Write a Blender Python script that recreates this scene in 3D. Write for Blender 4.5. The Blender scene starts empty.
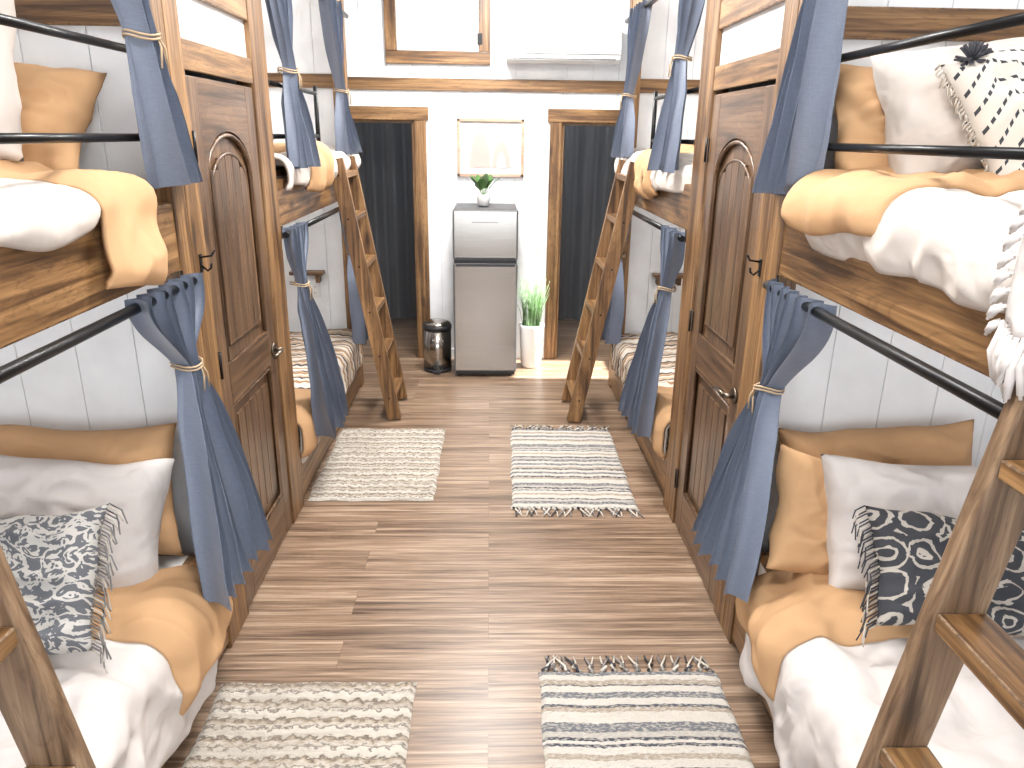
import bpy, bmesh, math, random
from mathutils import Vector, Matrix, Euler, noise
random.seed(7)
D=bpy.data; SC=bpy.context.scene
pi=math.pi
# ------------------------------------------------------------------ materials
def new_mat(name):
    m=D.materials.new(name); m.use_nodes=True
    nt=m.node_tree; b=nt.nodes['Principled BSDF']
    return m,nt,b
def N(nt,t,**kw):
    n=nt.nodes.new(t)
    for k,v in kw.items(): setattr(n,k,v)
    return n
def ramp(nt,fac,stops,interp='LINEAR'):
    r=N(nt,'ShaderNodeValToRGB'); cr=r.color_ramp; cr.interpolation=interp
    while len(cr.elements)<len(stops): cr.elements.new(0.5)
    for e,(p,c) in zip(cr.elements,stops):
        e.position=p; e.color=(c[0],c[1],c[2],1)
    nt.links.new(fac,r.inputs[0]); return r.outputs[0]
def mapping(nt,scale,out='Object',loc=(0,0,0)):
    tc=N(nt,'ShaderNodeTexCoord'); mp=N(nt,'ShaderNodeMapping')
    mp.inputs['Scale'].default_value=scale; mp.inputs['Location'].default_value=loc
    nt.links.new(tc.outputs[out],mp.inputs[0]); return mp.outputs[0]
def noise_n(nt,vec,scale,detail=4,dist=0,rough=.5):
    n=N(nt,'ShaderNodeTexNoise'); n.inputs['Scale'].default_value=scale
    n.inputs['Detail'].default_value=detail; n.inputs['Distortion'].default_value=dist
    n.inputs['Roughness'].default_value=rough
    nt.links.new(vec,n.inputs['Vector']); return n.outputs[0]
def mth(nt,op,a,b=None,c=None):
    n=N(nt,'ShaderNodeMath',operation=op)
    for i,x in enumerate((a,b,c)):
        if x is None: continue
        if isinstance(x,(int,float)): n.inputs[i].default_value=x
        else: nt.links.new(x,n.inputs[i])
    return n.outputs[0]
def mix(nt,fac,a,b,bt='MIX'):
    n=N(nt,'ShaderNodeMix',data_type='RGBA',blend_type=bt)
    for i,x in ((0,fac),(6,a),(7,b)):
        if isinstance(x,(int,float)): n.inputs[i].default_value=x
        elif isinstance(x,tuple): n.inputs[i].default_value=(x[0],x[1],x[2],1)
        else: nt.links.new(x,n.inputs[i])
    return n.outputs[2]
def bump(nt,b,h,strength=.3,dist=.01):
    n=N(nt,'ShaderNodeBump'); n.inputs['Strength'].default_value=strength; n.inputs['Distance'].default_value=dist
    nt.links.new(h,n.inputs['Height']); nt.links.new(n.outputs[0],b.inputs['Normal'])
def plain(name,c,rough=.5,metal=0,bumpn=None,emis=None):
    m,nt,b=new_mat(name)
    b.inputs['Base Color'].default_value=(*c,1); b.inputs['Roughness'].default_value=rough; b.inputs['Metallic'].default_value=metal
    v=mapping(nt,(1,1,1))
    f=noise_n(nt,v,6,3)
    col=ramp(nt,f,[(0.3,tuple(x*.93 for x in c)),(0.7,tuple(min(1,x*1.05) for x in c))])
    nt.links.new(col,b.inputs['Base Color'])
    if bumpn: bump(nt,b,noise_n(nt,v,bumpn[0],bumpn[3] if len(bumpn)>3 else 3,bumpn[4] if len(bumpn)>4 else 0),bumpn[1],bumpn[2] if len(bumpn)>2 else .004)
    if emis: b.inputs['Emission Color'].default_value=(*emis[0],1); b.inputs['Emission Strength'].default_value=emis[1]
    return m
def wood(name,axis,dark,mid,light,rough=.42,knots=True,wvm=.42):
    m,nt,b=new_mat(name)
    def sc(a,o): s=[o,o,o]; s[axis]=a; return tuple(s)
    fine=noise_n(nt,mapping(nt,sc(1.6,48)),1,5,.6,.6)
    broad=noise_n(nt,mapping(nt,sc(.9,6.5),loc=(3,1,2)),1,4,1.8,.55)
    fac=mth(nt,'ADD',mth(nt,'MULTIPLY',fine,.6),mth(nt,'MULTIPLY',broad,.4))
    wv=mth(nt,'ABSOLUTE',mth(nt,'SINE',mth(nt,'MULTIPLY',broad,38.)))
    col=ramp(nt,fac,[(0.38,dark),(0.5,mid),(0.62,light)])
    col=mix(nt,mth(nt,'MULTIPLY',mth(nt,'POWER',mth(nt,'SUBTRACT',1.,wv),3.),wvm),col,dark)
    if knots:
        vo=N(nt,'ShaderNodeTexVoronoi'); vo.inputs['Scale'].default_value=1
        nt.links.new(mapping(nt,sc(2.2,7),loc=(.3,.7,.2)),vo.inputs['Vector'])
        k=ramp(nt,vo.outputs['Distance'],[(0.06,(1,1,1)),(0.17,(0,0,0))])
        col=mix(nt,mth(nt,'MULTIPLY',k,.75),col,tuple(x*.4 for x in dark))
    nt.links.new(col,b.inputs['Base Color']); b.inputs['Roughness'].default_value=rough
    bump(nt,b,fine,.25,.004)
    return m
HD,HM,HL=(.055,.024,.009),(.190,.097,.037),(.345,.192,.080)
WX,WY,WZ=[wood('stained_pine_'+'xyz'[i],i,HD,HM,HL) for i in range(3)]
GZ=wood('weathered_pine_z',2,(.062,.035,.019),(.180,.110,.064),(.30,.20,.12))
DK=wood('walnut_door_z',2,(.038,.019,.009),(.113,.060,.030),(.205,.118,.063),.32,True)
DKY=wood('walnut_door_y',0,(.038,.019,.009),(.113,.060,.030),(.205,.118,.063),.32,True)
LW=wood('light_oak',0,(.40,.25,.17),(.52,.35,.25),(.60,.43,.32),.5,False)
WHITE=plain('white_paint',(.87,.88,.89),.45)
WHITE2=plain('white_ceiling_paint',(.86,.86,.86),.6)
BLACK=plain('black_iron',(.012,.012,.013),.35,.6)
BRONZE=plain('bronze',(.16,.13,.10),.3,.9)
LINEN=plain('white_linen',(.64,.595,.57),.85,0,(7,.7,.035,2,.5))
CREAM=plain('cream_linen',(.65,.59,.54),.85,0,(7,.7,.035,2,.5))
ORANGE=plain('apricot_linen',(.545,.325,.165),.85,0,(7,.5,.025,2,.5))
MATT=plain('mattress_fabric',(.75,.73,.71),.9,0,(80,.2))
ROPE=plain('jute_rope',(.45,.33,.21),.9)
YARNW=plain('cream_yarn',(.58,.53,.46),.95)
YARND=plain('dark_yarn',(.05,.05,.06),.95)
YARNG=plain('grey_yarn',(.24,.225,.22),.95)
def cloth_mat(name,c):
    m,nt,b=new_mat(name)
    a=noise_n(nt,mapping(nt,(500,500,40)),1,2); bb=noise_n(nt,mapping(nt,(40,40,500)),1,2)
    f=mth(nt,'ADD',mth(nt,'MULTIPLY',a,.5),mth(nt,'MULTIPLY',bb,.5))
    nt.links.new(ramp(nt,f,[(0.35,tuple(x*.88 for x in c)),(0.65,tuple(x*1.12 for x in c))]),b.inputs['Base Color'])
    b.inputs['Roughness'].default_value=.5
    b.inputs['Sheen Weight'].default_value=.3
    bump(nt,b,f,.1,.001); return m
CURT=cloth_mat('slate_blue_linen',(.130,.155,.212))
CURTG=cloth_mat('charcoal_fabric',(.070,.075,.085))
def steel():
    m,nt,b=new_mat('brushed_steel')
    f=noise_n(nt,mapping(nt,(3,3,260)),1,3)
    nt.links.new(ramp(nt,f,[(0.3,(.39,.365,.335)),(0.7,(.45,.42,.39))]),b.inputs['Base Color'])
    b.inputs['Metallic'].default_value=1.0; b.inputs['Roughness'].default_value=.19
    return m
STEEL=steel()
def floor_mat():
    m,nt,b=new_mat('vinyl_plank_floor')
    v=mapping(nt,(1,1,1))
    br=N(nt,'ShaderNodeTexBrick'); br.offset=.37; br.offset_frequency=2
    br.inputs['Scale'].default_value=1; br.inputs['Brick Width'].default_value=1.5; br.inputs['Row Height'].default_value=.16
    br.inputs['Mortar Size'].default_value=.0009; br.inputs['Mortar Smooth'].default_value=.1
    br.inputs['Color1'].default_value=(.0,.0,.0,1); br.inputs['Color2'].default_value=(1,1,1,1); br.inputs['Mortar'].default_value=(.5,.5,.5,1)
    nt.links.new(v,br.inputs['Vector'])
    off=N(nt,'ShaderNodeVectorMath',operation='MULTIPLY_ADD')
    nt.links.new(br.outputs['Color'],off.inputs[0]); off.inputs[1].default_value=(5,3,9); 
    nt.links.new(mapping(nt,(.9,28,1)),off.inputs[2])
    g=noise_n(nt,off.outputs[0],1,8,.9,.64)
    off2=N(nt,'ShaderNodeVectorMath',operation='MULTIPLY_ADD')
    nt.links.new(br.outputs['Color'],off2.inputs[0]); off2.inputs[1].default_value=(9,4,2)
    nt.links.new(mapping(nt,(4,130,1)),off2.inputs[2])
    g2=noise_n(nt,off2.outputs[0],1,4,.3,.6)
    f=mth(nt,'ADD',mth(nt,'MULTIPLY',g,.68),mth(nt,'MULTIPLY',g2,.32))
    col=ramp(nt,f,[(0.36,(.074,.043,.027)),(0.45,(.182,.117,.076)),(0.53,(.285,.192,.128)),(0.64,(.46,.345,.25))])
    bw=N(nt,'ShaderNodeRGBToBW'); nt.links.new(br.outputs['Color'],bw.inputs[0])
    tint=ramp(nt,bw.outputs[0],[(0,(.93,.92,.91)),(1,(1.0,1.0,1.0))])
    col=mix(nt,1.0,col,tint,'MULTIPLY')
    col=mix(nt,mth(nt,'MULTIPLY',br.outputs['Fac'],.45),col,(.08,.045,.03))
    nt.links.new(col,b.inputs['Base Color']); b.inputs['Roughness'].default_value=.33
    bump(nt,b,f,.10,.003); return m
FLOOR=floor_mat()
def uvsep(nt):
    tc=N(nt,'ShaderNodeTexCoord'); s=N(nt,'ShaderNodeSeparateXYZ'); nt.links.new(tc.outputs['UV'],s.inputs[0])
    return tc.outputs['UV'],s.outputs[0],s.outputs[1]
def rug_chev(name):
    m,nt,b=new_mat(name); uv,u,v=uvsep(nt)
    zig=mth(nt,'MULTIPLY',mth(nt,'ABSOLUTE',mth(nt,'SUBTRACT',mth(nt,'FRACT',mth(nt,'MULTIPLY',u,12.)),.5)),.3)
    band=mth(nt,'FRACT',mth(nt,'ADD',mth(nt,'MULTIPLY',v,13.),zig))
    mp=N(nt,'ShaderNodeMapping'); mp.inputs['Scale'].default_value=(34,90,1); nt.links.new(uv,mp.inputs[0])
    n=noise_n(nt,mp.outputs[0],1,2)
    mp3=N(nt,'ShaderNodeMapping'); mp3.inputs['Scale'].default_value=(2,22,1); nt.links.new(uv,mp3.inputs[0])
    n3=noise_n(nt,mp3.outputs[0],1,2)
    f=mth(nt,'ADD',mth(nt,'MULTIPLY',band,.60),mth(nt,'MULTIPLY',n,.42))
    col=ramp(nt,f,[(.22,(.50,.46,.40)),(.40,(.56,.52,.46)),(.45,(.15,.125,.105)),(.53,(.52,.47,.41)),(.66,(.33,.27,.20)),(.72,(.12,.095,.08)),(.79,(.50,.46,.39))])
    col=mix(nt,ramp(nt,n3,[(.48,(0,0,0)),(.6,(.35,.35,.35))]),col,(.28,.235,.19))
    nt.links.new(col,b.inputs['Base Color']); b.inputs['Roughness'].default_value=.95
    bump(nt,b,n,1,.012); return m
def rug_stripe(name,off=0.):
    m,nt,b=new_mat(name); uv,u,v=uvsep(nt)
    mp=N(nt,'ShaderNodeMapping'); mp.inputs['Scale'].default_value=(40,6,1); nt.links.new(uv,mp.inputs[0])
    n=noise_n(nt,mp.outputs[0],1,3)
    mp2=N(nt,'ShaderNodeMapping'); mp2.inputs['Scale'].default_value=(40,150,1); nt.links.new(uv,mp2.inputs[0])
    n2=noise_n(nt,mp2.outputs[0],1,2)
    vv=mth(nt,'ADD',v,mth(nt,'MULTIPLY',mth(nt,'SUBTRACT',n,.5),.010))
    band=mth(nt,'FRACT',mth(nt,'ADD',mth(nt,'MULTIPLY',vv,2.0),off))
    W=(.56,.52,.47);G=(.14,.145,.16);T=(.34,.28,.22);K=(.05,.055,.075);P=(.42,.39,.35)
    st=[(0,W),(.06,G),(.115,P),(.16,K),(.185,W),(.25,T),(.29,W),(.34,K),(.365,W),(.39,K),(.415,P),(.46,G),(.53,W),(.62,T),(.66,K),(.685,W),(.74,G),(.79,W),(.845,K),(.865,T),(.91,W),(.95,G)]
    col=ramp(nt,band,st,'CONSTANT')
    col=mix(nt,ramp(nt,n2,[(.46,(0,0,0)),(.62,(.65,.65,.65))]),col,(.54,.50,.44))
    nt.links.new(col,b.inputs['Base Color']); b.inputs['Roughness'].default_value=.95
    bump(nt,b,n2,1,.012); return m
def ikat(name,sc,k,thr,dark,light,warp=.6):
    m,nt,b=new_mat(name); uv,u,v=uvsep(nt)
    mp=N(nt,'ShaderNodeMapping'); mp.inputs['Scale'].default_value=(sc[0],sc[1],1); nt.links.new(uv,mp.inputs[0])
    vo=N(nt,'ShaderNodeTexVoronoi'); vo.inputs['Scale'].default_value=1; vo.inputs['Randomness'].default_value=.45; nt.links.new(mp.outputs[0],vo.inputs['Vector'])
    n=noise_n(nt,mp.outputs[0],1.8,2,1.5)
    s=mth(nt,'SINE',mth(nt,'ADD',mth(nt,'MULTIPLY',vo.outputs['Distance'],k),mth(nt,'MULTIPLY',n,warp*20)))
    col=ramp(nt,s,[(0,dark),(thr,dark),(thr+.12,light),(1,light)])
    nt.links.new(col,b.inputs['Base Color']); b.inputs['Roughness'].default_value=.9; return m
IK1=ikat('grey_ikat_print',(5.5,5.5),8,.10,(.12,.125,.14),(.50,.48,.45),1.0)
IK2=ikat('charcoal_medallion_print',(5.5,3.6),24,.55,(.045,.047,.055),(.46,.42,.37),.32)
def dash(name):
    m,nt,b=new_mat(name); uv,u,v=uvsep(nt)
    zig=mth(nt,'MULTIPLY',mth(nt,'ABSOLUTE',mth(nt,'SUBTRACT',mth(nt,'FRACT',mth(nt,'MULTIPLY',u,3.)),.5)),2.4)
    a=mth(nt,'FRACT',mth(nt,'ADD',mth(nt,'MULTIPLY',v,8.),zig))
    l=mth(nt,'LESS_THAN',a,.20); d=mth(nt,'GREATER_THAN',mth(nt,'FRACT',mth(nt,'MULTIPLY',u,30.)),.4)
    f=mth(nt,'MULTIPLY',l,d)
    nt.links.new(mix(nt,f,(.64,.59,.53),(.04,.045,.055)),b.inputs['Base Color']); b.inputs['Roughness'].default_value=.9; return m
DASH=dash('white_dash_weave')
def quilt():
    m,nt,b=new_mat('striped_quilt'); uv,u,v=uvsep(nt)
    zig=mth(nt,'MULTIPLY',mth(nt,'ABSOLUTE',mth(nt,'SUBTRACT',mth(nt,'FRACT',mth(nt,'MULTIPLY',u,22.)),.5)),.12)
    band=mth(nt,'FRACT',mth(nt,'ADD',mth(nt,'MULTIPLY',v,7.),zig))
    W=(.62,.56,.49);T=(.32,.19,.10);K=(.06,.05,.05);P=(.44,.33,.23)
    nt.links.new(ramp(nt,band,[(0,W),(.16,T),(.26,W),(.36,K),(.44,P),(.58,W),(.66,T),(.76,P),(.80,K),(.88,W)],'CONSTANT'),b.inputs['Base Color'])
    b.inputs['Roughness'].default_value=.9; return m
QUILT=quilt()
RUGC=rug_chev('woven_jute_chevron'); RUGS=rug_stripe('woven_stripe')
LEAF=plain('green_leaf',(.08,.18,.045),.5); LEAF2=plain('sage_leaf',(.16,.26,.13),.6)
POT=plain('white_ceramic',(.82,.81,.8),.3); SOIL=plain('soil',(.05,.03,.02),.95)
PINK=plain('blush_print',(.60,.40,.36),.8); PINK2=plain('pale_blush_print',(.64,.49,.45),.8); PAPER=plain('white_paper',(.72,.69,.67),.8)
PLAST=plain('white_plastic',(.80,.80,.79),.3); DARKG=plain('dark_plastic',(.03,.03,.035),.4)
GREYP=plain('grey_side_panel',(.14,.14,.14),.45,.3)
FILLM=plain('fill_lamp_glow',(.9,.9,.9),.5,0,None,((1,.95,.88),6))  # glow for the added fill fixtures only
# ------------------------------------------------------------------ mesh builder
class MB:
    def __init__(s,name):
        s.name=name; s.bm=bmesh.new(); s.mats=[]; s.uv=s.bm.loops.layers.uv.new('UVMap')
    def mi(s,m):
        if m not in s.mats: s.mats.append(m)
        return s.mats.index(m)
    def _cube(s,M,mat,bev):
        r=bmesh.ops.create_cube(s.bm,size=1,matrix=M); vs=r['verts']; i=s.mi(mat)
        fs=set(f for v in vs for f in v.link_faces)
        for f in fs: f.material_index=i
        if bev>0:
            es=list(set(e for v in vs for e in v.link_edges))
            bmesh.ops.bevel(s.bm,geom=es,offset=bev,segments=2,affect='EDGES',profile=.6,clamp_overlap=True)
    def box(s,x0,x1,y0,y1,z0,z1,mat,bev=.004):
        if x1<x0:x0,x1=x1,x0
        if y1<y0:y0,y1=y1,y0
        M=Matrix.Translation(((x0+x1)/2,(y0+y1)/2,(z0+z1)/2))@Matrix.Diagonal((x1-x0,y1-y0,z1-z0,1))
        s._cube(M,mat,bev); return s
    def beam(s,p0,p1,wx,wy,mat,xdir=(1,0,0),bev=.004):
        p0,p1=Vector(p0),Vector(p1); z=(p1-p0); L=z.length; z.normalize()
        x=Vector(xdir); x=(x-z*x.dot(z)).normalized(); y=z.cross(x)
        R=Matrix((x,y,z)).transposed().to_4x4()
        s._cube(Matrix.Translation((p0+p1)/2)@R@Matrix.Diagonal((wx,wy,L,1)),mat,bev); return s
    def cyl(s,p0,p1,r,mat,seg=14,r2=None,caps=True):
        p0,p1=Vector(p0),Vector(p1); z=(p1-p0); L=z.length
        R=z.to_track_quat('Z','Y').to_matrix().to_4x4()
        o=bmesh.ops.create_cone(s.bm,cap_ends=caps,segments=seg,radius1=r,radius2=r if r2 is None else r2,depth=L,matrix=Matrix.Translation((p0+p1)/2)@R)
        i=s.mi(mat)
        for f in set(f for v in o['verts'] for f in v.link_faces):
            f.material_index=i; f.smooth=len(f.verts)==4
        return s
    def lathe(s,prof,c,mat,seg=28):
        i=s.mi(mat); rings=[]
        for r,z in prof:
            rings.append([s.bm.verts.new((c[0]+r*math.cos(2*pi*k/seg),c[1]+r*math.sin(2*pi*k/seg),c[2]+z)) for k in range(seg)])
        for a,b in zip(rings,rings[1:]):
            for k in range(seg):
                f=s.bm.faces.new((a[k],a[(k+1)%seg],b[(k+1)%seg],b[k])); f.material_index=i; f.smooth=True
        for rr,fl in ((rings[0],True),(rings[-1],False)):
            f=s.bm.faces.new(rr[::-1] if fl else rr); f.material_index=i
        return s
    def tube(s,pts,r,mat,seg=6,rend=None):
        i=s.mi(mat); rings=[]; n=len(pts); pts=[Vector(p) for p in pts]
        for k,p in enumerate(pts):
            t=(pts[min(k+1,n-1)]-pts[max(k-1,0)]).normalized()
            a=t.orthogonal().normalized(); b=t.cross(a)
            rr=r if rend is None else r+(rend-r)*k/(n-1)
            rings.append([s.bm.verts.new(p+a*rr*math.cos(2*pi*q/seg)+b*rr*math.sin(2*pi*q/seg)) for q in range(seg)])
        for k in range(n-1):
            a,b=rings[k],rings[k+1]
            best=min(range(seg),key=lambda o:(a[0].co-b[o].co).length)
            b=b[best:]+b[:best]; rings[k+1]=b
            for q in range(seg):
                f=s.bm.faces.new((a[q],a[(q+1)%seg],b[(q+1)%seg],b[q])); f.material_index=i; f.smooth=True
        for rr in (rings[0],rings[-1]):
            try: s.bm.faces.new(rr).material_index=i
            except: pass
        return s
    def grid(s,fn,nu,nv,mat,uvf=None):
        i=s.mi(mat); V=[[s.bm.verts.new(fn(a/nu,b/nv)) for b in range(nv+1)] for a in range(nu+1)]
        for a in range(nu):
            for b in range(nv):
                f=s.bm.faces.new((V[a][b],V[a+1][b],V[a+1][b+1],V[a][b+1])); f.material_index=i; f.smooth=True
                for l,(aa,bb) in zip(f.loops,((a,b),(a+1,b),(a+1,b+1),(a,b+1))): l[s.uv].uv=(aa/nu,bb/nv)
        return s
    def archfill(s,lo,ztop,y0,y1,mat):
        i=s.mi(mat)
        A=[s.bm.verts.new((x,y0,z)) for x,z in lo]; T=[s.bm.verts.new((x,y0,ztop)) for x,z in lo]
        B=[s.bm.verts.new((x,y1,z)) for x,z in lo]
        for k in range(len(lo)-1):
            for q in ((A[k],A[k+1],T[k+1],T[k]),(A[k],B[k],B[k+1],A[k+1])):
                f=s.bm.faces.new(q); f.material_index=i
        return s
    def prism(s,pts,y0,y1,mat):
        i=s.mi(mat); A=[s.bm.verts.new((x,y0,z)) for x,z in pts]; B=[s.bm.verts.new((x,y1,z)) for x,z in pts]
        n=len(pts); fs=[s.bm.faces.new(A),s.bm.faces.new(B[::-1])]
        for k in range(n): fs.append(s.bm.faces.new((A[k],B[k],B[(k+1)%n],A[(k+1)%n])))
        for f in fs: f.material_index=i
        return s
    def done(s,loc=(0,0,0),rot=(0,0,0),solid=0,merge=False,recalc=True):
        if merge: bmesh.ops.remove_doubles(s.bm,verts=s.bm.verts,dist=1e-5)
        if recalc: bmesh.ops.recalc_face_normals(s.bm,faces=s.bm.faces)
        me=D.meshes.new(s.name); s.bm.to_mesh(me); s.bm.free()
        for m in s.mats: me.materials.append(m)
        o=D.objects.new(s.name,me); SC.collection.objects.link(o); o.location=loc; o.rotation_euler=rot
        if solid:
            md=o.modifiers.new('thickness','SOLIDIFY'); md.thickness=solid; md.offset=-1
        return o
def nz(x,y,z,s=0): return noise.noise(Vector((x+s*13.1,y-s*7.7,z+s*3.3)))
def sstep(t): t=max(0,min(1,t)); return t*t*(3-2*t)
# ------------------------------------------------------------------ layout constants (metres)
FL,FR=.99,.95
XW=2.0
YC0,YC1=2.45,3.42
YB1=5.5
YW=6.2
ZC=3.2
YF=-1.0
MB('floor').box(-XW-.1,XW+.1,YF-.1,8.4,-.1,0,FLOOR,0).done()
MB('ceiling').box(-XW-.1,XW+.1,YF-.1,8.4,ZC,ZC+.1,WHITE2,0).done()
w=MB('wall_left'); w.box(-XW-.1,-XW,YF-.1,8.4,0,ZC,WHITE,0); w.done()
w=MB('wall_right'); w.box(XW,XW+.1,YF-.1,5.55,0,ZC,WHITE,0).box(XW,XW+.1,6.12,8.4,0,ZC,WHITE,0).box(XW,XW+.1,5.55,6.12,0,.75,WHITE,0).box(XW,XW+.1,5.55,6.12,2.2,ZC,WHITE,0); w.done()
w=MB('window_1'); w.box(XW-.01,XW+.06,5.53,5.58,.73,2.22,WY).box(XW-.01,XW+.06,6.09,6.14,.73,2.22,WZ).box(XW-.01,XW+.06,5.53,6.14,2.17,2.23,WY).box(XW-.03,XW+.06,5.53,6.14,.72,.77,WY).box(XW+.02,XW+.05,5.58,6.09,1.45,1.48,WY); w.done()
w=MB('wall_front'); w.box(-XW-.1,-1.5,YF-.1,YF,0,ZC,WHITE,0).box(1.5,XW+.1,YF-.1,YF,0,ZC,WHITE,0).box(-1.5,1.5,YF-.1,YF,0,.4,WHITE,0).box(-1.5,1.5,YF-.1,YF,2.5,ZC,WHITE,0); w.done()
w=MB('added_window')  # invented window behind the camera, added to bring in fill light
for x in (-1.5,-.5,.5,1.46): w.box(x,x+.05,YF-.08,YF+.01,.4,2.5,WZ)
w.box(-1.5,1.5,YF-.08,YF+.02,.38,.44,WX).box(-1.5,1.5,YF-.08,YF+.01,2.46,2.52,WX); w.done()
def planks(mb,x0,x1,y,z0,z1,mat=WHITE,pw=.2,t=.012,off=0):
    a=math.floor((x0-off)/pw)*pw+off
    while a<x1-1e-4:
        l=max(a,x0); r=min(a+pw,x1)
        if r-l>.01: mb.box(l+.0010,r-.0010,y,y+t,z0,z1,mat,.003)
        a+=pw
LD=(-1.36,-.60); RD=(.57,1.33); ZD=1.95
w=MB('wall_back')
for a,b in ((-XW,LD[0]),(LD[1],RD[0]),(RD[1],XW)):
    w.box(a,b,YW+.012,YW+.1,0,ZC,WHITE,0); planks(w,a,b,YW,0,ZC)
for a,b in (LD,RD):
    w.box(a,b,YW+.012,YW+.1,ZD,ZC,WHITE,0); planks(w,a,b,YW,ZD,ZC)
w.done()
for n,(a,b) in enumerate((LD,RD)):
    c=MB('doorway_casing'); cw=.095
    c.box(a-cw,a,YW-.022,YW+.0,0,ZD+.0,WZ).box(b,b+cw,YW-.022,YW,0,ZD,WZ).box(a-cw-.02,b+cw+.02,YW-.026,YW,ZD,ZD+.1,WX)
    c.box(a-.0,a+.02,YW,YW+.11,0,ZD,WZ).box(b-.02,b,YW,YW+.11,0,ZD,WZ).box(a,b,YW,YW+.11,ZD-.02,ZD,WX)
    c.done()
MB('wall_partition').box(-.06,.06,YW+.1,8.4,0,ZC,WHITE,0).done()
MB('wall_rear').box(-XW,XW,8.3,8.4,0,ZC,WHITE,0).done()
MB('trim_1').box(-XW,XW,YW-.022,YW,2.17,2.26,WX).done()
MB('baseboard_back').box(LD[1]+.095,RD[0]-.095,YW-.014,YW,0,.09,WHITE).done()
h=MB('loft_hatch'); x0,x1,z0,z1=-.80,-.0,2.36,3.1
h.box(x0,x1,YW-.03,YW,z0,z0+.09,WX).box(x0,x1,YW-.03,YW,z1-.09,z1,WX).box(x0,x0+.085,YW-.031,YW,z0+.09,z1-.09,WZ).box(x1-.085,x1,YW-.031,YW,z0+.09,z1-.09,WZ)
h.box(x0+.085,x1-.085,YW-.02,YW,z0+.09,z1-.09,WHITE)
h.box(x1-.10,x1-.06,YW-.036,YW-.03,z0+.14,z0+.22,BLACK,.001).box(x1-.10,x1-.06,YW-.036,YW-.03,z0+.5,z0+.58,BLACK,.001); h.done()
a=MB('air_conditioner')
pr=[(0,.0),(-.17,.0),(-.205,.03),(-.215,.1),(-.20,.22),(-.16,.26),(0,.26)]
X0,X1=.12,.98
A=[a.bm.verts.new((X0,YW+y,2.37+z)) for y,z in pr]; B=[a.bm.verts.new((X1,YW+y,2.37+z)) for y,z in pr]
a.mi(PLAST)
a.bm.faces.new(A);a.bm.faces.new(B[::-1])
for k in range(len(pr)): a.bm.faces.new((A[k],B[k],B[(k+1)%7],A[(k+1)%7]))
bmesh.ops.bevel(a.bm,geom=list(a.bm.edges),offset=.008,segments=2,affect='EDGES')
a.box(X0+.04,X1-.04,YW-.214,YW-.19,2.384,2.400,GREYP,.002); a.box(X0+.02,X1-.02,YW-.220,YW-.2,2.43,2.433,GREYP,.001); a.done()
f=MB('framed_art_print'); x0,x1,z0,z1=-.26,.27,1.53,1.97
for b in ((x0,x1,z0,z0+.022),(x0,x1,z1-.022,z1),(x0,x0+.022,z0,z1),(x1-.022,x1,z0,z1)): f.box(b[0],b[1],YW-.028,YW,b[2],b[3],LW,.002)
f.box(x0+.01,x1-.01,YW-.012,YW,z0+.01,z1-.01,PAPER,0)
def disc(cx,cz,rx,rz,a0,a1,y,mat):
    pts=[(cx+rx*math.cos(a0+(a1-a0)*k/20),cz+rz*math.sin(a0+(a1-a0)*k/20)) for k in range(21)]
    f.prism(pts,y-.001,y,mat)
f.box(-.17,.18,YW-.0135,YW-.011,1.60,1.90,PINK2,0)
disc(-.08,1.60,.08,.26,0,pi,YW-.014,PINK); disc(.09,1.60,.07,.20,0,pi,YW-.015,PINK); disc(.09,1.60,.035,.12,0,pi,YW-.0165,PAPER); disc(.0,1.90,.05,.07,pi,2*pi,YW-.0155,PAPER)
f.done()
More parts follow.
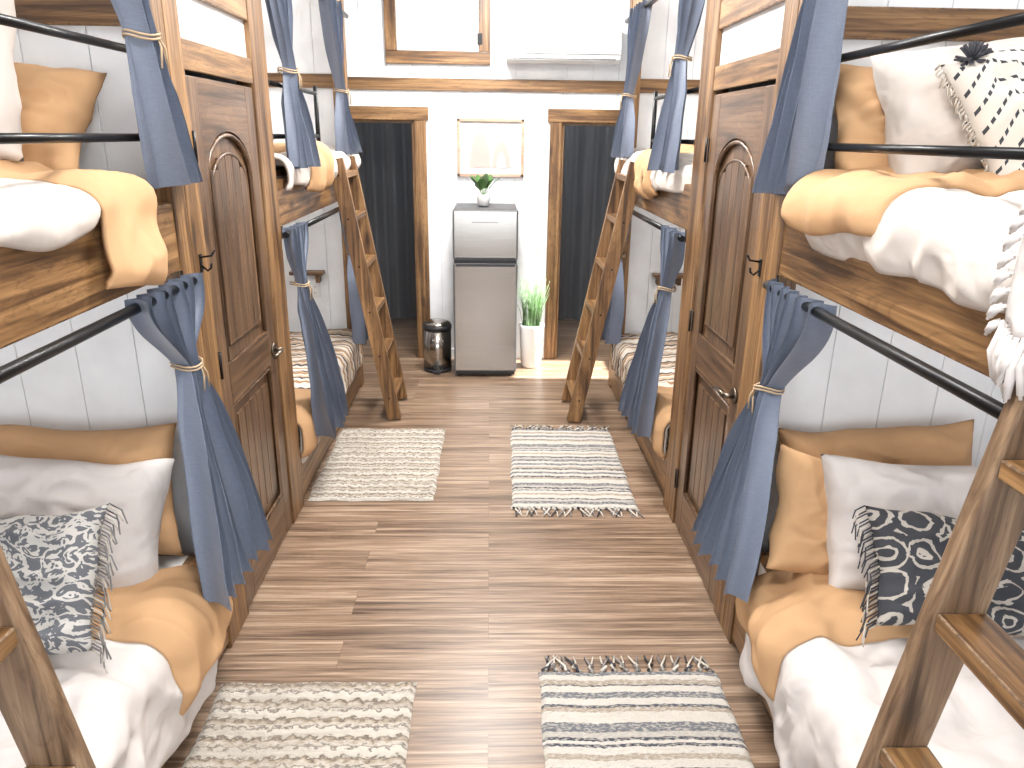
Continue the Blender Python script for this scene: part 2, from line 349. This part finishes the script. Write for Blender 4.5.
# ---- closets
for sg,F,nm in ((-1,FL,'left'),(1,FR,'right')):
    w=MB('wall_closet_'+nm)
    a,b=(F+.0)*sg,XW*sg; lo,hi=min(a,b),max(a,b)
    w.box(lo,hi,YC0+.012,YC0+.06,0,ZC,WHITE,0); planks(w,lo,hi,YC0,0,ZC)
    w.box(lo,hi,YC1-.05,YC1,0,ZC,WHITE,0)
    w.box(F*sg,(F+.05)*sg,YC0,YC1,2.08,ZC,WHITE,0)
    w.done()
    w=MB('wall_bunk_end_'+nm); w.box(lo,hi,YB1+.012,YB1+.06,0,ZC,WHITE,0); planks(w,lo,hi,YB1,0,ZC); w.done()
    t=MB('trim_closet_'+nm); f0=(F-.022)*sg; f1=F*sg+.0
    fo=(F+.05)*sg
    t.box(f0,fo,YC0-.09,YC0-.002,0,ZC,WZ).box(f0,fo,YC0+.001,YC0+.12,0,ZC,WZ).box(f0,fo,YC1-.12,YC1+.09,0,ZC,WZ)
    t.box((F-.018)*sg,f1,YC0+.12,YC1-.12,2.035,2.13,WY).box((F-.018)*sg,f1,YC0+.12,YC1-.12,2.27,2.37,WY).box((F-.018)*sg,f1,YC0+.12,YC1-.12,2.75,2.85,WY)
    t.box((F+.05)*sg,XW*sg,YC0-.02,YC0,2.14,2.23,WX).box((F+.05)*sg,XW*sg,YB1-.02,YB1,2.14,2.23,WX)
    t.done()
    hk=MB('coat_hook'); hx=(F-.022)*sg
    hk.box(hx,hx-.004*sg,YC0+.045,YC0+.065,1.40,1.46,BLACK,.001)
    hk.tube([(hx-.004*sg,YC0+.055,1.45),(hx-.04*sg,YC0+.055,1.455),(hx-.052*sg,YC0+.055,1.475)],.004,BLACK,6)
    hk.tube([(hx-.004*sg,YC0+.055,1.42),(hx-.022*sg,YC0+.055,1.405),(hx-.034*sg,YC0+.055,1.415),(hx-.036*sg,YC0+.055,1.43)],.004,BLACK,6); hk.done()
    d=MB('door_1' if sg<0 else 'door_2'); W_=YC1-YC0-.25; Hh=2.02
    d.box(0,W_,-.010,.02,.01,Hh,DK,0)
    sw=.105
    d.box(0,sw,-.026,-.009,.01,Hh,DK,.004).box(W_-sw,W_,-.026,-.009,.01,Hh,DK,.004)
    d.box(sw,W_-sw,-.026,-.009,.01,.22,DKY,.004).box(sw,W_-sw,-.026,-.009,.86,1.02,DKY,.004)
    cx=W_/2; rx=W_/2-sw
    arc=[(cx-rx*math.cos(pi*k/18),1.68+.17*math.sin(pi*k/18)) for k in range(19)]
    d.archfill(arc,Hh,-.025,-.009,DKY)
    arc2=[(cx-(rx-.012)*math.cos(pi*k/18),1.67+.165*math.sin(pi*k/18)) for k in range(19)]
    d.tube([(sw+.012,-.02,1.03)]+[(x,-.02,z) for x,z in arc2]+[(W_-sw-.012,-.02,1.03)],.009,DK,6)
    arc3=[(cx-(rx-.06)*math.cos(pi*k/18),1.64+.13*math.sin(pi*k/18)) for k in range(19)]
    d.tube([(sw+.06,-.016,1.08)]+[(x,-.016,z) for x,z in arc3]+[(W_-sw-.06,-.016,1.08),(sw+.06,-.016,1.08)],.006,DK,6)
    d.tube([(sw+.012,-.02,.23),(sw+.012,-.02,.85),(W_-sw-.012,-.02,.85),(W_-sw-.012,-.02,.23),(sw+.012,-.02,.23)],.009,DK,6)
    npl=5; pw=(W_-2*sw-.12)/npl
    for k in range(npl):
        xx=sw+.06+k*pw; hmid=abs((k+.5)/npl-.5)*2
        d.box(xx+.002,xx+pw-.002,-.019,-.009,1.08,1.64+.13*math.sqrt(max(0,1-hmid**2)),DK,.003)
        d.box(xx+.002,xx+pw-.002,-.019,-.009,.28,.80,DK,.003)
    kx=W_-.055
    d.cyl((kx,-.026,.92),(kx,-.036,.92),.03,BRONZE,20).cyl((kx,-.03,.92),(kx,-.07,.92),.01,BRONZE).tube([(kx,-.068,.92),(kx-.04,-.07,.922),(kx-.11,-.066,.915)],.009,BRONZE,8)
    for hz in (.25,1.05,1.8): d.box(-.012,.006,-.034,-.02,hz-.05,hz+.05,BLACK,.002).cyl((-.004,-.036,hz-.05),(-.004,-.036,hz+.05),.006,BLACK)
    if sg<0: d.done(loc=(-F-.012,YC0+.125,0),rot=(0,0,pi/2))
    else: d.done(loc=(F+.012,YC1-.125,0),rot=(0,0,-pi/2))
# ---- bunk beds
BUNKS=[(-1,FL,.42,YC0),( 1,FR,.42,YC0),(-1,FL,YC1,YB1),(1,FR,YC1,YB1)]
for bi,(sg,F,y0,y1) in enumerate(BUNKS):
    b=MB('bunk_bed'); fx=(F-.015)*sg; bx=(F+.03)*sg
    near=bi<2
    ya=y0+.01 if near else y0+.09; yb=y1-.09 if near else y1-.0
    if near: b.box(fx,(F+.075)*sg,y0-.09,y0,0,ZC-.01,WZ)
    else: b.box(fx,(F+.075)*sg,y1-.09,y1-.001,0,ZC-.01,WZ); yb=y1-.09
    b.box(fx,bx,ya,yb,1.43,1.64,WY,.006)
    b.box(fx,bx,ya,yb,.03,.27,WY,.006)
    b.box((F-.01)*sg,(F+.05)*sg,ya,yb,2.62,2.76,WY,.006)
    b.box(bx,(XW-.02)*sg,ya,y1-.02 if not near else y1-.025,1.43,1.47,WX,0).box(bx,(XW-.02)*sg,ya,y1-.025,.2,.23,WX,0)
    ym0,ym1=ya+.03,yb-.0
    b.box((F+.04)*sg,(XW-.06)*sg,ym0,ym1,1.47,1.68,MATT,.035).box((F+.04)*sg,(XW-.06)*sg,ym0,ym1,.23,.42,MATT,.035)
    py1=yb+.0 if near else ya+.0; py0=(1.25 if near else 4.55)
    px=(F+.005)*sg
    for z in (1.83,2.06): b.cyl((px,py0,z),(px,py1,z),.011,BLACK)
    b.cyl((px,py0,1.64),(px,py0,2.10),.012,BLACK)
    b.cyl((px,py0,1.64),(px,py0,1.652),.03,BLACK,18)
    for z in (1.83,2.06): b.cyl((px,py1,z),(px,py1-.012*(1 if near else -1),z),.028,BLACK,18)
    rx=(F-.04)*sg
    for z in (1.395,2.58):
        b.cyl((rx,ya-.0,z),(rx,yb+.02,z),.0145,BLACK)
        for yy in (ya+.03,yb-.01):
            b.cyl((rx,yy,z),(fx,yy,z),.007,BLACK); b.box(fx,fx-.004*sg,yy-.015,yy+.015,z-.02,z+.04,BLACK,.001)
    b.done()
# ---- ladders
def ladder(sg,F,ya,yb,xf,ztop=1.70,mat=GZ,xt=None):
    l=MB('bunk_ladder'); xt=xt or F-.062
    X=lambda z: sg*(xf+(xt-xf)*z/1.65)
    for y in (ya,yb):
        l.beam((X(0.012),y,0.012),(X(ztop),y,ztop),.09,.04,mat,(1,0,0),.004)
    for z in (.18,.475,.77,1.065,1.36,1.62):
        l.box(X(z)-.045,X(z)+.045,ya+.02,yb-.02,z-.035,z,WY,.004)
        for y,s_ in ((ya,-1),(yb,1)):
            l.cyl((X(z),y,z-.018),(X(z),y+s_*.022,z-.018),.006,BLACK,8)
    l.done()
ladder(-1,FL,4.72,5.12,.64,mat=WZ); ladder(1,FR,4.68,5.08,.57,mat=WZ)
ladder(-1,FL,.66,1.08,.655); ladder(1,FR,.66,1.10,.66,xt=.925)
# ---- curtains
def curtain(sg,xt,xb,zt,zb,yt,wt,ytie,ztie,yb,wb,folds=6,seed=0,wtie=.06,top=.02):
    c=MB('bunk_curtain')
    def prof(z):
        if z>ztie:
            t=(z-ztie)/(zt-ztie); s=sstep(t**.8)
            return ytie+(yt-ytie)*t**.9, wtie+(wt-wtie)*s, .028, xt
        t=(ztie-z)/(ztie-zb); s=(1-(1-min(1,t))**1.8)
        return ytie+(yb-ytie)*t**.9, wtie+(wb-wtie)*s, .028+.020*t, xt+(xb-xt)*t**.8
    def fn(u,v):
        z=zt+top-(zt+top-zb)*v
        yc,w_,am,x=prof(min(z,zt))
        s=u*2-1
        ph=folds*pi*s+seed*1.7+1.6*nz(s*1.5,z*.7,0,seed)
        yy=yc+s*w_/2+ .012*math.sin(ph*2+1)*(w_/wt)+.014*nz(s*2,z*2.2,1,seed)
        tight=1-min(1,abs(z-ztie)/.14)
        amp=am*(1+.6*nz(s*2,z*1.3,9,seed))
        xx=x-amp*math.sin(ph)*(1-.35*tight)-.022*nz(s*2.5,z*2.0,5,seed)-.006*nz(s*6,z*7,15,seed)-.02*tight*(1-s*s)
        zz=z+(.02*nz(s*2.5,3,2,seed) if v>.98 else 0)
        return (sg*xx,yy,zz)
    c.grid(fn,120,70,CURT)
    yc,w_,am,x=prof(ztie)
    for dz in (-.004,.006):
        pts=[(sg*(x-.004)+ (.046)*math.cos(a),yc+(w_/2+.012)*math.sin(a),ztie+dz+.006*math.sin(a*2)) for a in [2*pi*k/20 for k in range(21)]]
        c.tube(pts,.0035,ROPE,5)
    for q in (-1,1): c.tube([(sg*(x-.046),yc+.004*q,ztie),(sg*(x-.058),yc+.014*q,ztie-.03),(sg*(x-.056),yc+.02*q,ztie-.08)],.003,ROPE,5)
    return c.done()
cA=FL-.045; cB=FR-.045
curtain(-1,cA,FL-.16,1.40,.46,2.16,.42,2.23,1.16,2.16,.42,6,1)
curtain(-1,cA,FL-.06,2.59,1.70,2.17,.32,2.22,2.09,2.32,.22,4,2)
curtain(1,cB,FR-.16,1.40,.46,2.16,.40,2.23,1.09,2.22,.46,6,3)
curtain(1,cB,FR-.06,2.59,1.69,2.15,.34,2.17,2.34,2.30,.27,5,4)
curtain(-1,cA,FL-.07,2.59,1.69,3.70,.40,3.76,2.12,3.80,.30,5,5)
curtain(-1,cA,FL-.06,2.59,1.72,4.92,.48,5.06,2.1,5.16,.44,6,6)
curtain(-1,cA,FL-.14,1.40,.32,3.68,.34,3.66,1.14,3.84,.46,5,7)
curtain(-1,cA+.02,FL-.06,1.40,.42,5.22,.30,5.28,1.05,5.27,.30,5,8)
curtain(1,cB,FR-.08,2.59,1.69,3.70,.42,3.76,2.2,3.84,.38,5,9)
curtain(1,cB,FR-.06,2.59,1.72,4.98,.48,5.12,2.1,5.2,.38,6,10)
curtain(1,cB,FR-.14,1.40,.32,3.70,.34,3.70,1.12,3.86,.44,5,11)
curtain(1,cB+.02,FR-.06,1.40,.42,5.22,.30,5.28,1.05,5.25,.30,5,12)
for xc,sd in ((-1.0,20),(1.0,21)):
    c=MB('shower_curtain')
    c.grid(lambda u,v:(xc-.75+1.5*u,7.15+.035*math.sin(u*50+sd)+.02*nz(u*6,v*2,0,sd),2.1-1.98*v),220,10,CURTG)
    c.cyl((xc-.8,7.15,2.11),(xc+.8,7.15,2.11),.012,BLACK); c.done()
# ---- bedding
def bedding(name,sg,xi,xe,y0,y1,zt,zd,mat,puff=.03,seed=0,r=.07,nu=90,nv=110,th=.02,wr=1.9,slant=0,extra=0.,hem=0):
    m=MB(name); L1=xi-xe; L=y1-y0
    def fn(u,v):
        yl=y0+L*v
        drop=zt-zd+.05*nz(yl*3.3,0,0,seed+hem)+slant*(v-.5)
        total=L1+drop-r+r*pi/2
        a=u*total
        if a<L1: X=xi-a;Z=zt;n=(0,1)
        else:
            b=a-L1; g=r*pi/2
            if b<g:
                q=b/r; X=xe-r*math.sin(q);Z=zt-r*(1-math.cos(q)); n=(-math.sin(q),math.cos(q))
            else: X=xe-r; Z=zt-r-(b-g); n=(-1,0)
        e=min(v,1-v)*L; ed=1-min(1,e/.06)
        e2=(1-u)*total; ed2=1-min(1,e2/.05)
        wx=.5*nz(a*3,yl*3,9,seed); wy=.5*nz(a*3,yl*3,12,seed)
        p1=nz(a*3.2,yl*3.2,0,seed); p2=1-abs(nz(a*4+wx*2,yl*5.5+wy*2,2,seed))*3; p3=1-abs(nz(a*8+wy*2,yl*6+wx*2,1,seed))*3
        s2=nz(a*10,yl*8,31,seed+hem)
        d=puff*(.5+.9*p1)+.011*wr*p2+.0045*wr*p3+extra+(.006*s2 if extra else 0)-(.03)*ed*ed-.02*ed2*ed2
        yy=yl+.03*nz(a*4,yl*3,7,seed)
        return (sg*(X+n[0]*d),yy,Z+n[1]*d)
    m.grid(fn,nu,nv,mat); return m.done(solid=th)
XI=XW-.07
def pair(sg,F,zt,zd,cm,puff,seed,r,xo,y0,y1,by0,by1,bzd,slant,nu=100,cname='comforter',ex=.034,wr=1.9):
    bedding(cname,sg,XI,F+xo,y0,y1,zt,zd,cm,puff,seed,r,nu,120,wr=wr)
    bedding('blanket',sg,XI,F+xo,by0,by1,zt,bzd,ORANGE,puff,seed,r,nu,60,slant=slant,extra=ex,hem=3,wr=wr)
pair(-1,FL,.46,.10,LINEN,.03,31,.08,.015,.50,2.10,1.78,2.14,.27,-.10)
pair( 1,FR,.46,.10,LINEN,.03,33,.08,.015,.50,2.10,1.76,2.14,.26,-.06)
pair(-1,FL,1.71,1.63,CREAM,.03,35,.055,.02,.55,2.14,1.86,2.13,1.45,0.02,wr=1.4)
pair( 1,FR,1.71,1.56,CREAM,.032,37,.06,.02,.55,2.14,1.66,2.22,1.62,.05,wr=1.4)
pair(-1,FL,.46,.20,QUILT,.02,39,.06,.025,3.56,5.35,3.54,4.02,.25,0,70,'quilt',.022,1.0)
pair( 1,FR,.46,.20,QUILT,.02,41,.06,.025,3.56,5.35,3.54,4.06,.25,0,70,'quilt',.022,1.0)
pair(-1,FL,1.72,1.60,CREAM,.045,43,.06,.02,3.6,5.35,3.95,4.45,1.57,0,70)
pair( 1,FR,1.72,1.60,CREAM,.045,45,.06,.02,3.6,5.35,4.08,4.62,1.53,0,70)
def pillow(name,w,h,t,loc,rot,mat,seed=0,fringe=None,pom=False):
    m=MB(name); n=44
    def pos(u,v,side):
        U=u*2-1;V=v*2-1
        x=w/2*U*(1-.07*(1-V*V)*U*U); z=h/2*V*(1-.09*(1-U*U)*V*V)
        th=((1-U**4)*(1-V**4))**.55
        th*=1+.16*nz(U*1.5,V*1.5,side,seed)
        wx=nz(U*2,V*2,4,seed)
        wr=(.016*(1-abs(nz(U*2.2+wx,V*2.6,side*3,seed))*3)+.005*(1-abs(nz(U*5,V*4+wx*2,side,seed))*3))*th
        return (x+.014*nz(V*2,0,0,seed),side*(t/2*th+wr),z+.018*nz(U*2,5,0,seed))
    m.grid(lambda u,v:pos(u,v,-1),n,n,mat); m.grid(lambda u,v:pos(u,v,1),n,n,mat)
    if fringe:
        fm,edges,ln=fringe
        for e in edges:
            for k in range(44):
                v=k/43
                p=Vector(pos(e,v,-1))
                dx=(1 if e==1 else -1)
                l_=ln*(.8+.4*random.random())
                q=p+Vector((dx*l_*.5,random.uniform(-.012,.012),-l_*.3)); r_=p+Vector((dx*l_*.75,random.uniform(-.02,.02),-l_*.95+random.uniform(-.01,.01)))
                m.tube([p,q,r_],.003,fm if k%3 else YARNW,4,.002)
    if pom:
        for cx,cz in pom:
            for k in range(70):
                a=random.uniform(0,2*pi);ph=random.uniform(-1.2,1.2);R=.045
                c0=Vector((cx,-.02,cz)); m.tube([c0,c0+Vector((R*math.cos(a)*math.cos(ph),-abs(R*math.sin(a)*math.cos(ph)),R*math.sin(ph)))],.005,YARND,4,.003)
    return m.done(loc=loc,rot=rot,merge=True)
R=math.radians
pillow('sham_pillow',.70,.46,.16,(-1.40,2.30,.69),(R(-14),0,R(0)),ORANGE,1)
pillow('bed_pillow',.66,.44,.22,(-1.36,2.10,.67),(R(-30),R(5),R(6)),LINEN,2)
pillow('throw_pillow',.50,.40,.15,(-1.32,1.78,.67),(R(-42),R(-3),R(4)),IK1,3,(YARNG,(1,),.06))
pillow('sham_pillow',.70,.46,.16,(1.36,2.31,.69),(R(-14),R(-3),0),ORANGE,4)
pillow('sham_pillow',.60,.42,.14,(1.20,2.17,.62),(R(-34),R(22),R(8)),ORANGE,14)
pillow('bed_pillow',.62,.44,.22,(1.37,2.04,.68),(R(-32),R(2),R(-4)),LINEN,5)
pillow('throw_pillow',.58,.34,.14,(1.38,1.80,.68),(R(-40),R(4),R(-4)),IK2,6,(YARND,(0,),.06))
pillow('sham_pillow',.64,.40,.15,(-1.46,2.28,1.87),(R(-34),R(4),0),ORANGE,7)
pillow('bed_pillow',.60,.50,.18,(-1.50,2.08,1.99),(R(-20),R(-4),0),CREAM,8)
pillow('sham_pillow',.70,.42,.15,(1.34,2.27,1.86),(R(-34),R(6),0),ORANGE,9)
pillow('bed_pillow',.58,.42,.20,(1.36,2.12,1.92),(R(-26),R(-6),0),CREAM,10)
pillow('throw_pillow',.46,.42,.15,(1.41,1.90,1.91),(R(-28),R(-14),0),DASH,11,(YARNW,(0,),.02),[(-.17,.19)])
for sg in (-1,1):
    pillow('bed_pillow',.62,.44,.18,(sg*1.40,3.62,.70),(R(22),0,0),LINEN,15+sg)
    pillow('bed_pillow',.62,.44,.18,(sg*1.40,3.62,1.97),(R(22),0,0),LINEN,18+sg)
t=MB('fringed_throw')
def tf(u,v):
    y=.74+.44*v; a=u*.72
    if a<.42: X=1.35-a; Z=1.80+.012*nz(a*9,y*9,0,3)
    else:
        q=min((a-.42)/.09,pi/2); X=.93-.08*math.sin(q); Z=1.80-.08*(1-math.cos(q))-max(0,a-.42-.09*pi/2)
    return (X+.012*nz(a*12,y*12,4,3)+.010*math.sin(y*55)*u,y+.01*nz(a*8,y*8,2,3),Z+.012*nz(a*9,y*14,7,3))
t.grid(tf,50,60,LINEN)
for k in range(34):
    p=Vector(tf(1,k/33)); l_=random.uniform(.07,.11)
    t.tube([p,p+Vector((-.008,random.uniform(-.006,.006),-l_*.5)),p+Vector((random.uniform(-.01,.01),random.uniform(-.01,.01),-l_))],.005,LINEN,5,.003)
for k in range(26):
    p=Vector(tf(k/25,1)); t.tube([p,p+Vector((-.006,.016,-.008)),p+Vector((-.008,.028,-.03))],.004,LINEN,5,.003)
t.done(solid=.012)
# ---- rugs
def rug(x0,x1,y0,y1,mat,rot=0,fr=(0,0),seed=0):
    m=MB('area_rug'); W_=x1-x0;L=y1-y0
    def fn(u,v):
        e=min(u,1-u)*W_; ev=min(v,1-v)*L; ed=min(1,e/.01)*min(1,ev/.01)
        return (-W_/2+W_*u+.014*nz(v*6,u*2,0,seed),-L/2+L*v+.014*nz(u*6,0,3,seed),.002+ed*(.009+.004*abs(math.sin(v*L*pi/.024))+.003*nz(u*60,v*60,0,seed)))
    m.grid(fn,48,240,mat)
    for end in (0,1):
        if not fr[end]: continue
        s=1 if end else -1; n=fr[end]
        for k in range(n):
            base=Vector(fn((k+.5)/n,end)); base.z=.01
            a=random.uniform(-.02,.02); cc=[(YARND,YARNW),(YARNG,YARNW),(YARNW,YARNG)][k%3]
            for q in (-1,1):
                m.tube([base+Vector((q*.007,0,0)),base+Vector((a-q*.007,s*.022,.004)),base+Vector((a+q*.006,s*.046,0)),base+Vector((a*2+q*.016,s*.085,-.004))],.0065,cc[0] if q<0 else cc[1],5,.003)
    m.done(loc=((x0+x1)/2,(y0+y1)/2,0.0),rot=(0,0,rot))
rug(-.94,-.26,1.10,2.16,RUGC,R(-1),(0,0),1)
rug(.17,.82,1.12,2.20,RUGS,R(-1),(13,15),2)
rug(-.965,-.29,3.54,4.54,RUGC,R(0),(0,0),3)
rug(.13,.785,3.44,4.52,RUGS,R(-1),(18,22),4)
# ---- refrigerator
r=MB('refrigerator'); x0,x1,yf,yb_=-.28,.215,5.65,6.14
r.box(x0+.005,x1-.005,yf+.06,yb_,.03,1.31,GREYP,.01)
for z0,z1 in ((.05,.915),(.945,1.32)):
    r.box(x0,x1,yf,yf+.058,z0,z1,STEEL,.014)
r.box(x0+.01,x1-.01,yf+.015,yf+.07,.905,.955,DARKG,.003)
r.box(x0+.02,x1-.02,yf-.004,yf+.01,.893,.917,DARKG,.003).box(x0+.02,x1-.02,yf-.004,yf+.01,.943,.966,DARKG,.003)
for k in range(9): r.box(x0+.15+k*.022,x0+.160+k*.022,yf-.002,yf+.002,1.222,1.232,GREYP,.001)
r.box(x0+.01,x1-.01,yf+.03,yb_,1.31,1.325,DARKG,.003); r.box(x0+.01,x1-.01,yf+.05,yf+.08,.012,.05,DARKG,.002)
for x in (x0+.05,x1-.05):
    for y in (yf+.08,yb_-.05): r.cyl((x,y,0.001),(x,y,.04),.018,DARKG)
r.done()
t=MB('trash_can'); c=(-.425,5.86,.0)
t.lathe([(.112,.002),(.116,.02),(.116,.03)],c,DARKG); t.lathe([(.113,.03),(.113,.36)],c,STEEL); t.lathe([(.118,.355),(.118,.385),(.112,.39)],c,DARKG); t.lathe([(.112,.39),(.105,.405),(.07,.42),(.01,.425)],c,STEEL)
t.box(-.455,-.395,5.715,5.76,.012,.028,DARKG,.004); t.done()
p=MB('potted_grass'); c=(.35,5.98,0)
p.lathe([(.075,.002),(.085,.01),(.10,.34),(.108,.36),(.10,.365),(.095,.33)],c,POT); p.lathe([(.09,.325),(.005,.33)],c,SOIL)
for k in range(150):
    a=random.uniform(0,2*pi); rr=random.uniform(0,.07); lean=random.uniform(.02,.11); h_=random.uniform(.26,.44)
    b0=Vector((c[0]+rr*math.cos(a),c[1]+rr*math.sin(a),.33)); dv=Vector((math.cos(a),math.sin(a),0))
    p.tube([b0,b0+dv*lean*.3+Vector((0,0,h_*.5)),b0+dv*lean+Vector((0,0,h_))],.0035,LEAF if k%3 else LEAF2,4,.001)
p.done()
p=MB('potted_plant'); c=(-.05,5.88,1.325)
p.lathe([(.03,.001),(.045,.01),(.052,.07),(.05,.09),(.046,.088),(.044,.07)],c,POT); p.lathe([(.045,.068),(.004,.07)],c,SOIL)
for k in range(16):
    a=k*2.4; tilt=.25+.5*random.random(); L=random.uniform(.15,.22)
    b0=Vector((c[0],c[1],c[2]+.07)); dv=Vector((math.cos(a)*math.sin(tilt),math.sin(a)*math.sin(tilt),math.cos(tilt)))
    sd=dv.cross(Vector((0,0,1))).normalized()
    p.tube([b0,b0+dv*L*.5],.002,LEAF,4)
    def lf(u,v): 
        wd=.03*math.sin(pi*min(1,u*.97+.02))**.7
        q=b0+dv*L*(.35+.65*u)+sd*wd*(v*2-1); q.z-=.03*u*u-.008*abs(v*2-1); return q
    p.grid(lf,8,4,LEAF if k%2 else LEAF2)
p.done(recalc=False)
for sg in (-1,1):
    s=MB('wall_shelf'); s.box(sg*1.22,sg*1.46,YB1-.10,YB1-.0,.86,.885,WX).box(sg*1.25,sg*1.28,YB1-.07,YB1,.80,.86,WZ).box(sg*1.40,sg*1.43,YB1-.07,YB1,.80,.86,WZ); s.done()
    s=MB('wall_outlet'); x=sg*1.30
    s.box(x-.036,x+.036,YB1-.006,YB1,.68,.795,PLAST,.003)
    for z in (.715,.76):
        s.box(x-.017,x+.017,YB1-.009,YB1-.005,z-.014,z+.014,PLAST,.002)
        for q in (-.006,.006): s.box(x+q-.0015,x+q+.0015,YB1-.0095,YB1-.0085,z-.005,z+.005,DARKG,0)
    s.done()
# ---- lights
def area(name,loc,rot,sx,sy,e,col=(1,1,1)):
    l=D.lights.new(name,'AREA'); l.shape='RECTANGLE'; l.size=sx; l.size_y=sy; l.energy=e; l.color=col
    o=D.objects.new(name,l); SC.collection.objects.link(o); o.location=loc; o.rotation_euler=rot; return o
for y,e in ((1.0,38),(3.0,72),(5.1,84)):
    fx=MB('added_ceiling_light'); fx.lathe([(.17,0),(.18,-.02),(.18,-.04)],(0,y,ZC-.001),PLAST); fx.lathe([(.165,-.04),(.15,-.06),(.08,-.075),(.01,-.078)],(0,y,ZC-.001),FILLM); fx.done()  # made-up ceiling fixture, added to go with the fill lamp
    area('ceiling_fill_lamp',(0,y,ZC-.09),(0,0,0),.5,.5,e,(1,.985,.96))  # fill lamp added to light the closed room
area('window_fill_light',(0,YF-.0,1.5),(R(90),0,R(0)),2.8,2.0,50,(.94,.97,1))  # unseen fill light set in the invented window behind the camera
for sg,F,y0,y1 in BUNKS:
    for z in (1.40,2.9):
        yy=(y0+y1)/2 if y0>1 else 1.75
        fx=MB('added_puck_light'); fx.lathe([(.04,0),(.045,-.01),(.03,-.02),(.005,-.022)],(sg*1.55,yy,z+.028 if z<2 else ZC-.001),FILLM,20); fx.done()  # made-up puck fixture added inside each bunk
        l=D.lights.new('puck_fill_lamp','POINT'); l.energy=(3.6 if y0<1 else 9) if z<2 else (7 if y0<1 else 9); l.shadow_soft_size=.12; l.color=(.97,.985,1)  # fill lamp added to brighten the bunk niche
        o=D.objects.new('puck_fill_lamp',l); SC.collection.objects.link(o); o.location=(sg*1.55,yy,z-.10 if z<2 else 2.9)
for x in (-1.0,1.0):
    fx=MB('added_back_room_light'); fx.lathe([(.1,0),(.1,-.03),(.05,-.05),(.01,-.052)],(x,6.7,ZC-.001),FILLM,20); fx.done()  # made-up fixture added in each room behind the doorways
    l=D.lights.new('back_room_fill_lamp','POINT'); l.energy=9 if x<0 else 18; l.shadow_soft_size=.1  # fill lamp added to brighten the dark back room
    o=D.objects.new('back_room_fill_lamp',l); SC.collection.objects.link(o); o.location=(x,6.7,ZC-.2)
s=D.lights.new('sun','SUN'); s.energy=30; s.angle=.02; s.color=(1,.97,.92)
o=D.objects.new('sun',s); SC.collection.objects.link(o); o.rotation_euler=Vector((-1.0,.04,-.78)).to_track_quat('-Z','Y').to_euler()
wd=D.worlds.new('World'); SC.world=wd; wd.use_nodes=True
bg=wd.node_tree.nodes['Background']; bg.inputs[0].default_value=(.8,.9,1,1); bg.inputs[1].default_value=2.0
SC.view_settings.view_transform='Standard'; SC.view_settings.look='None'; SC.view_settings.exposure=0.17
cam=D.cameras.new('camera'); co=D.objects.new('camera',cam); SC.collection.objects.link(co)
cam.lens=26.0; cam.sensor_width=36; cam.clip_start=.02
M=Matrix.Rotation(R(-1.86),4,'Z')@Matrix.Rotation(R(71.4),4,'X')@Matrix.Rotation(R(.78),4,'Z')
co.matrix_world=Matrix.Translation((0,0,1.85))@M
SC.camera=co
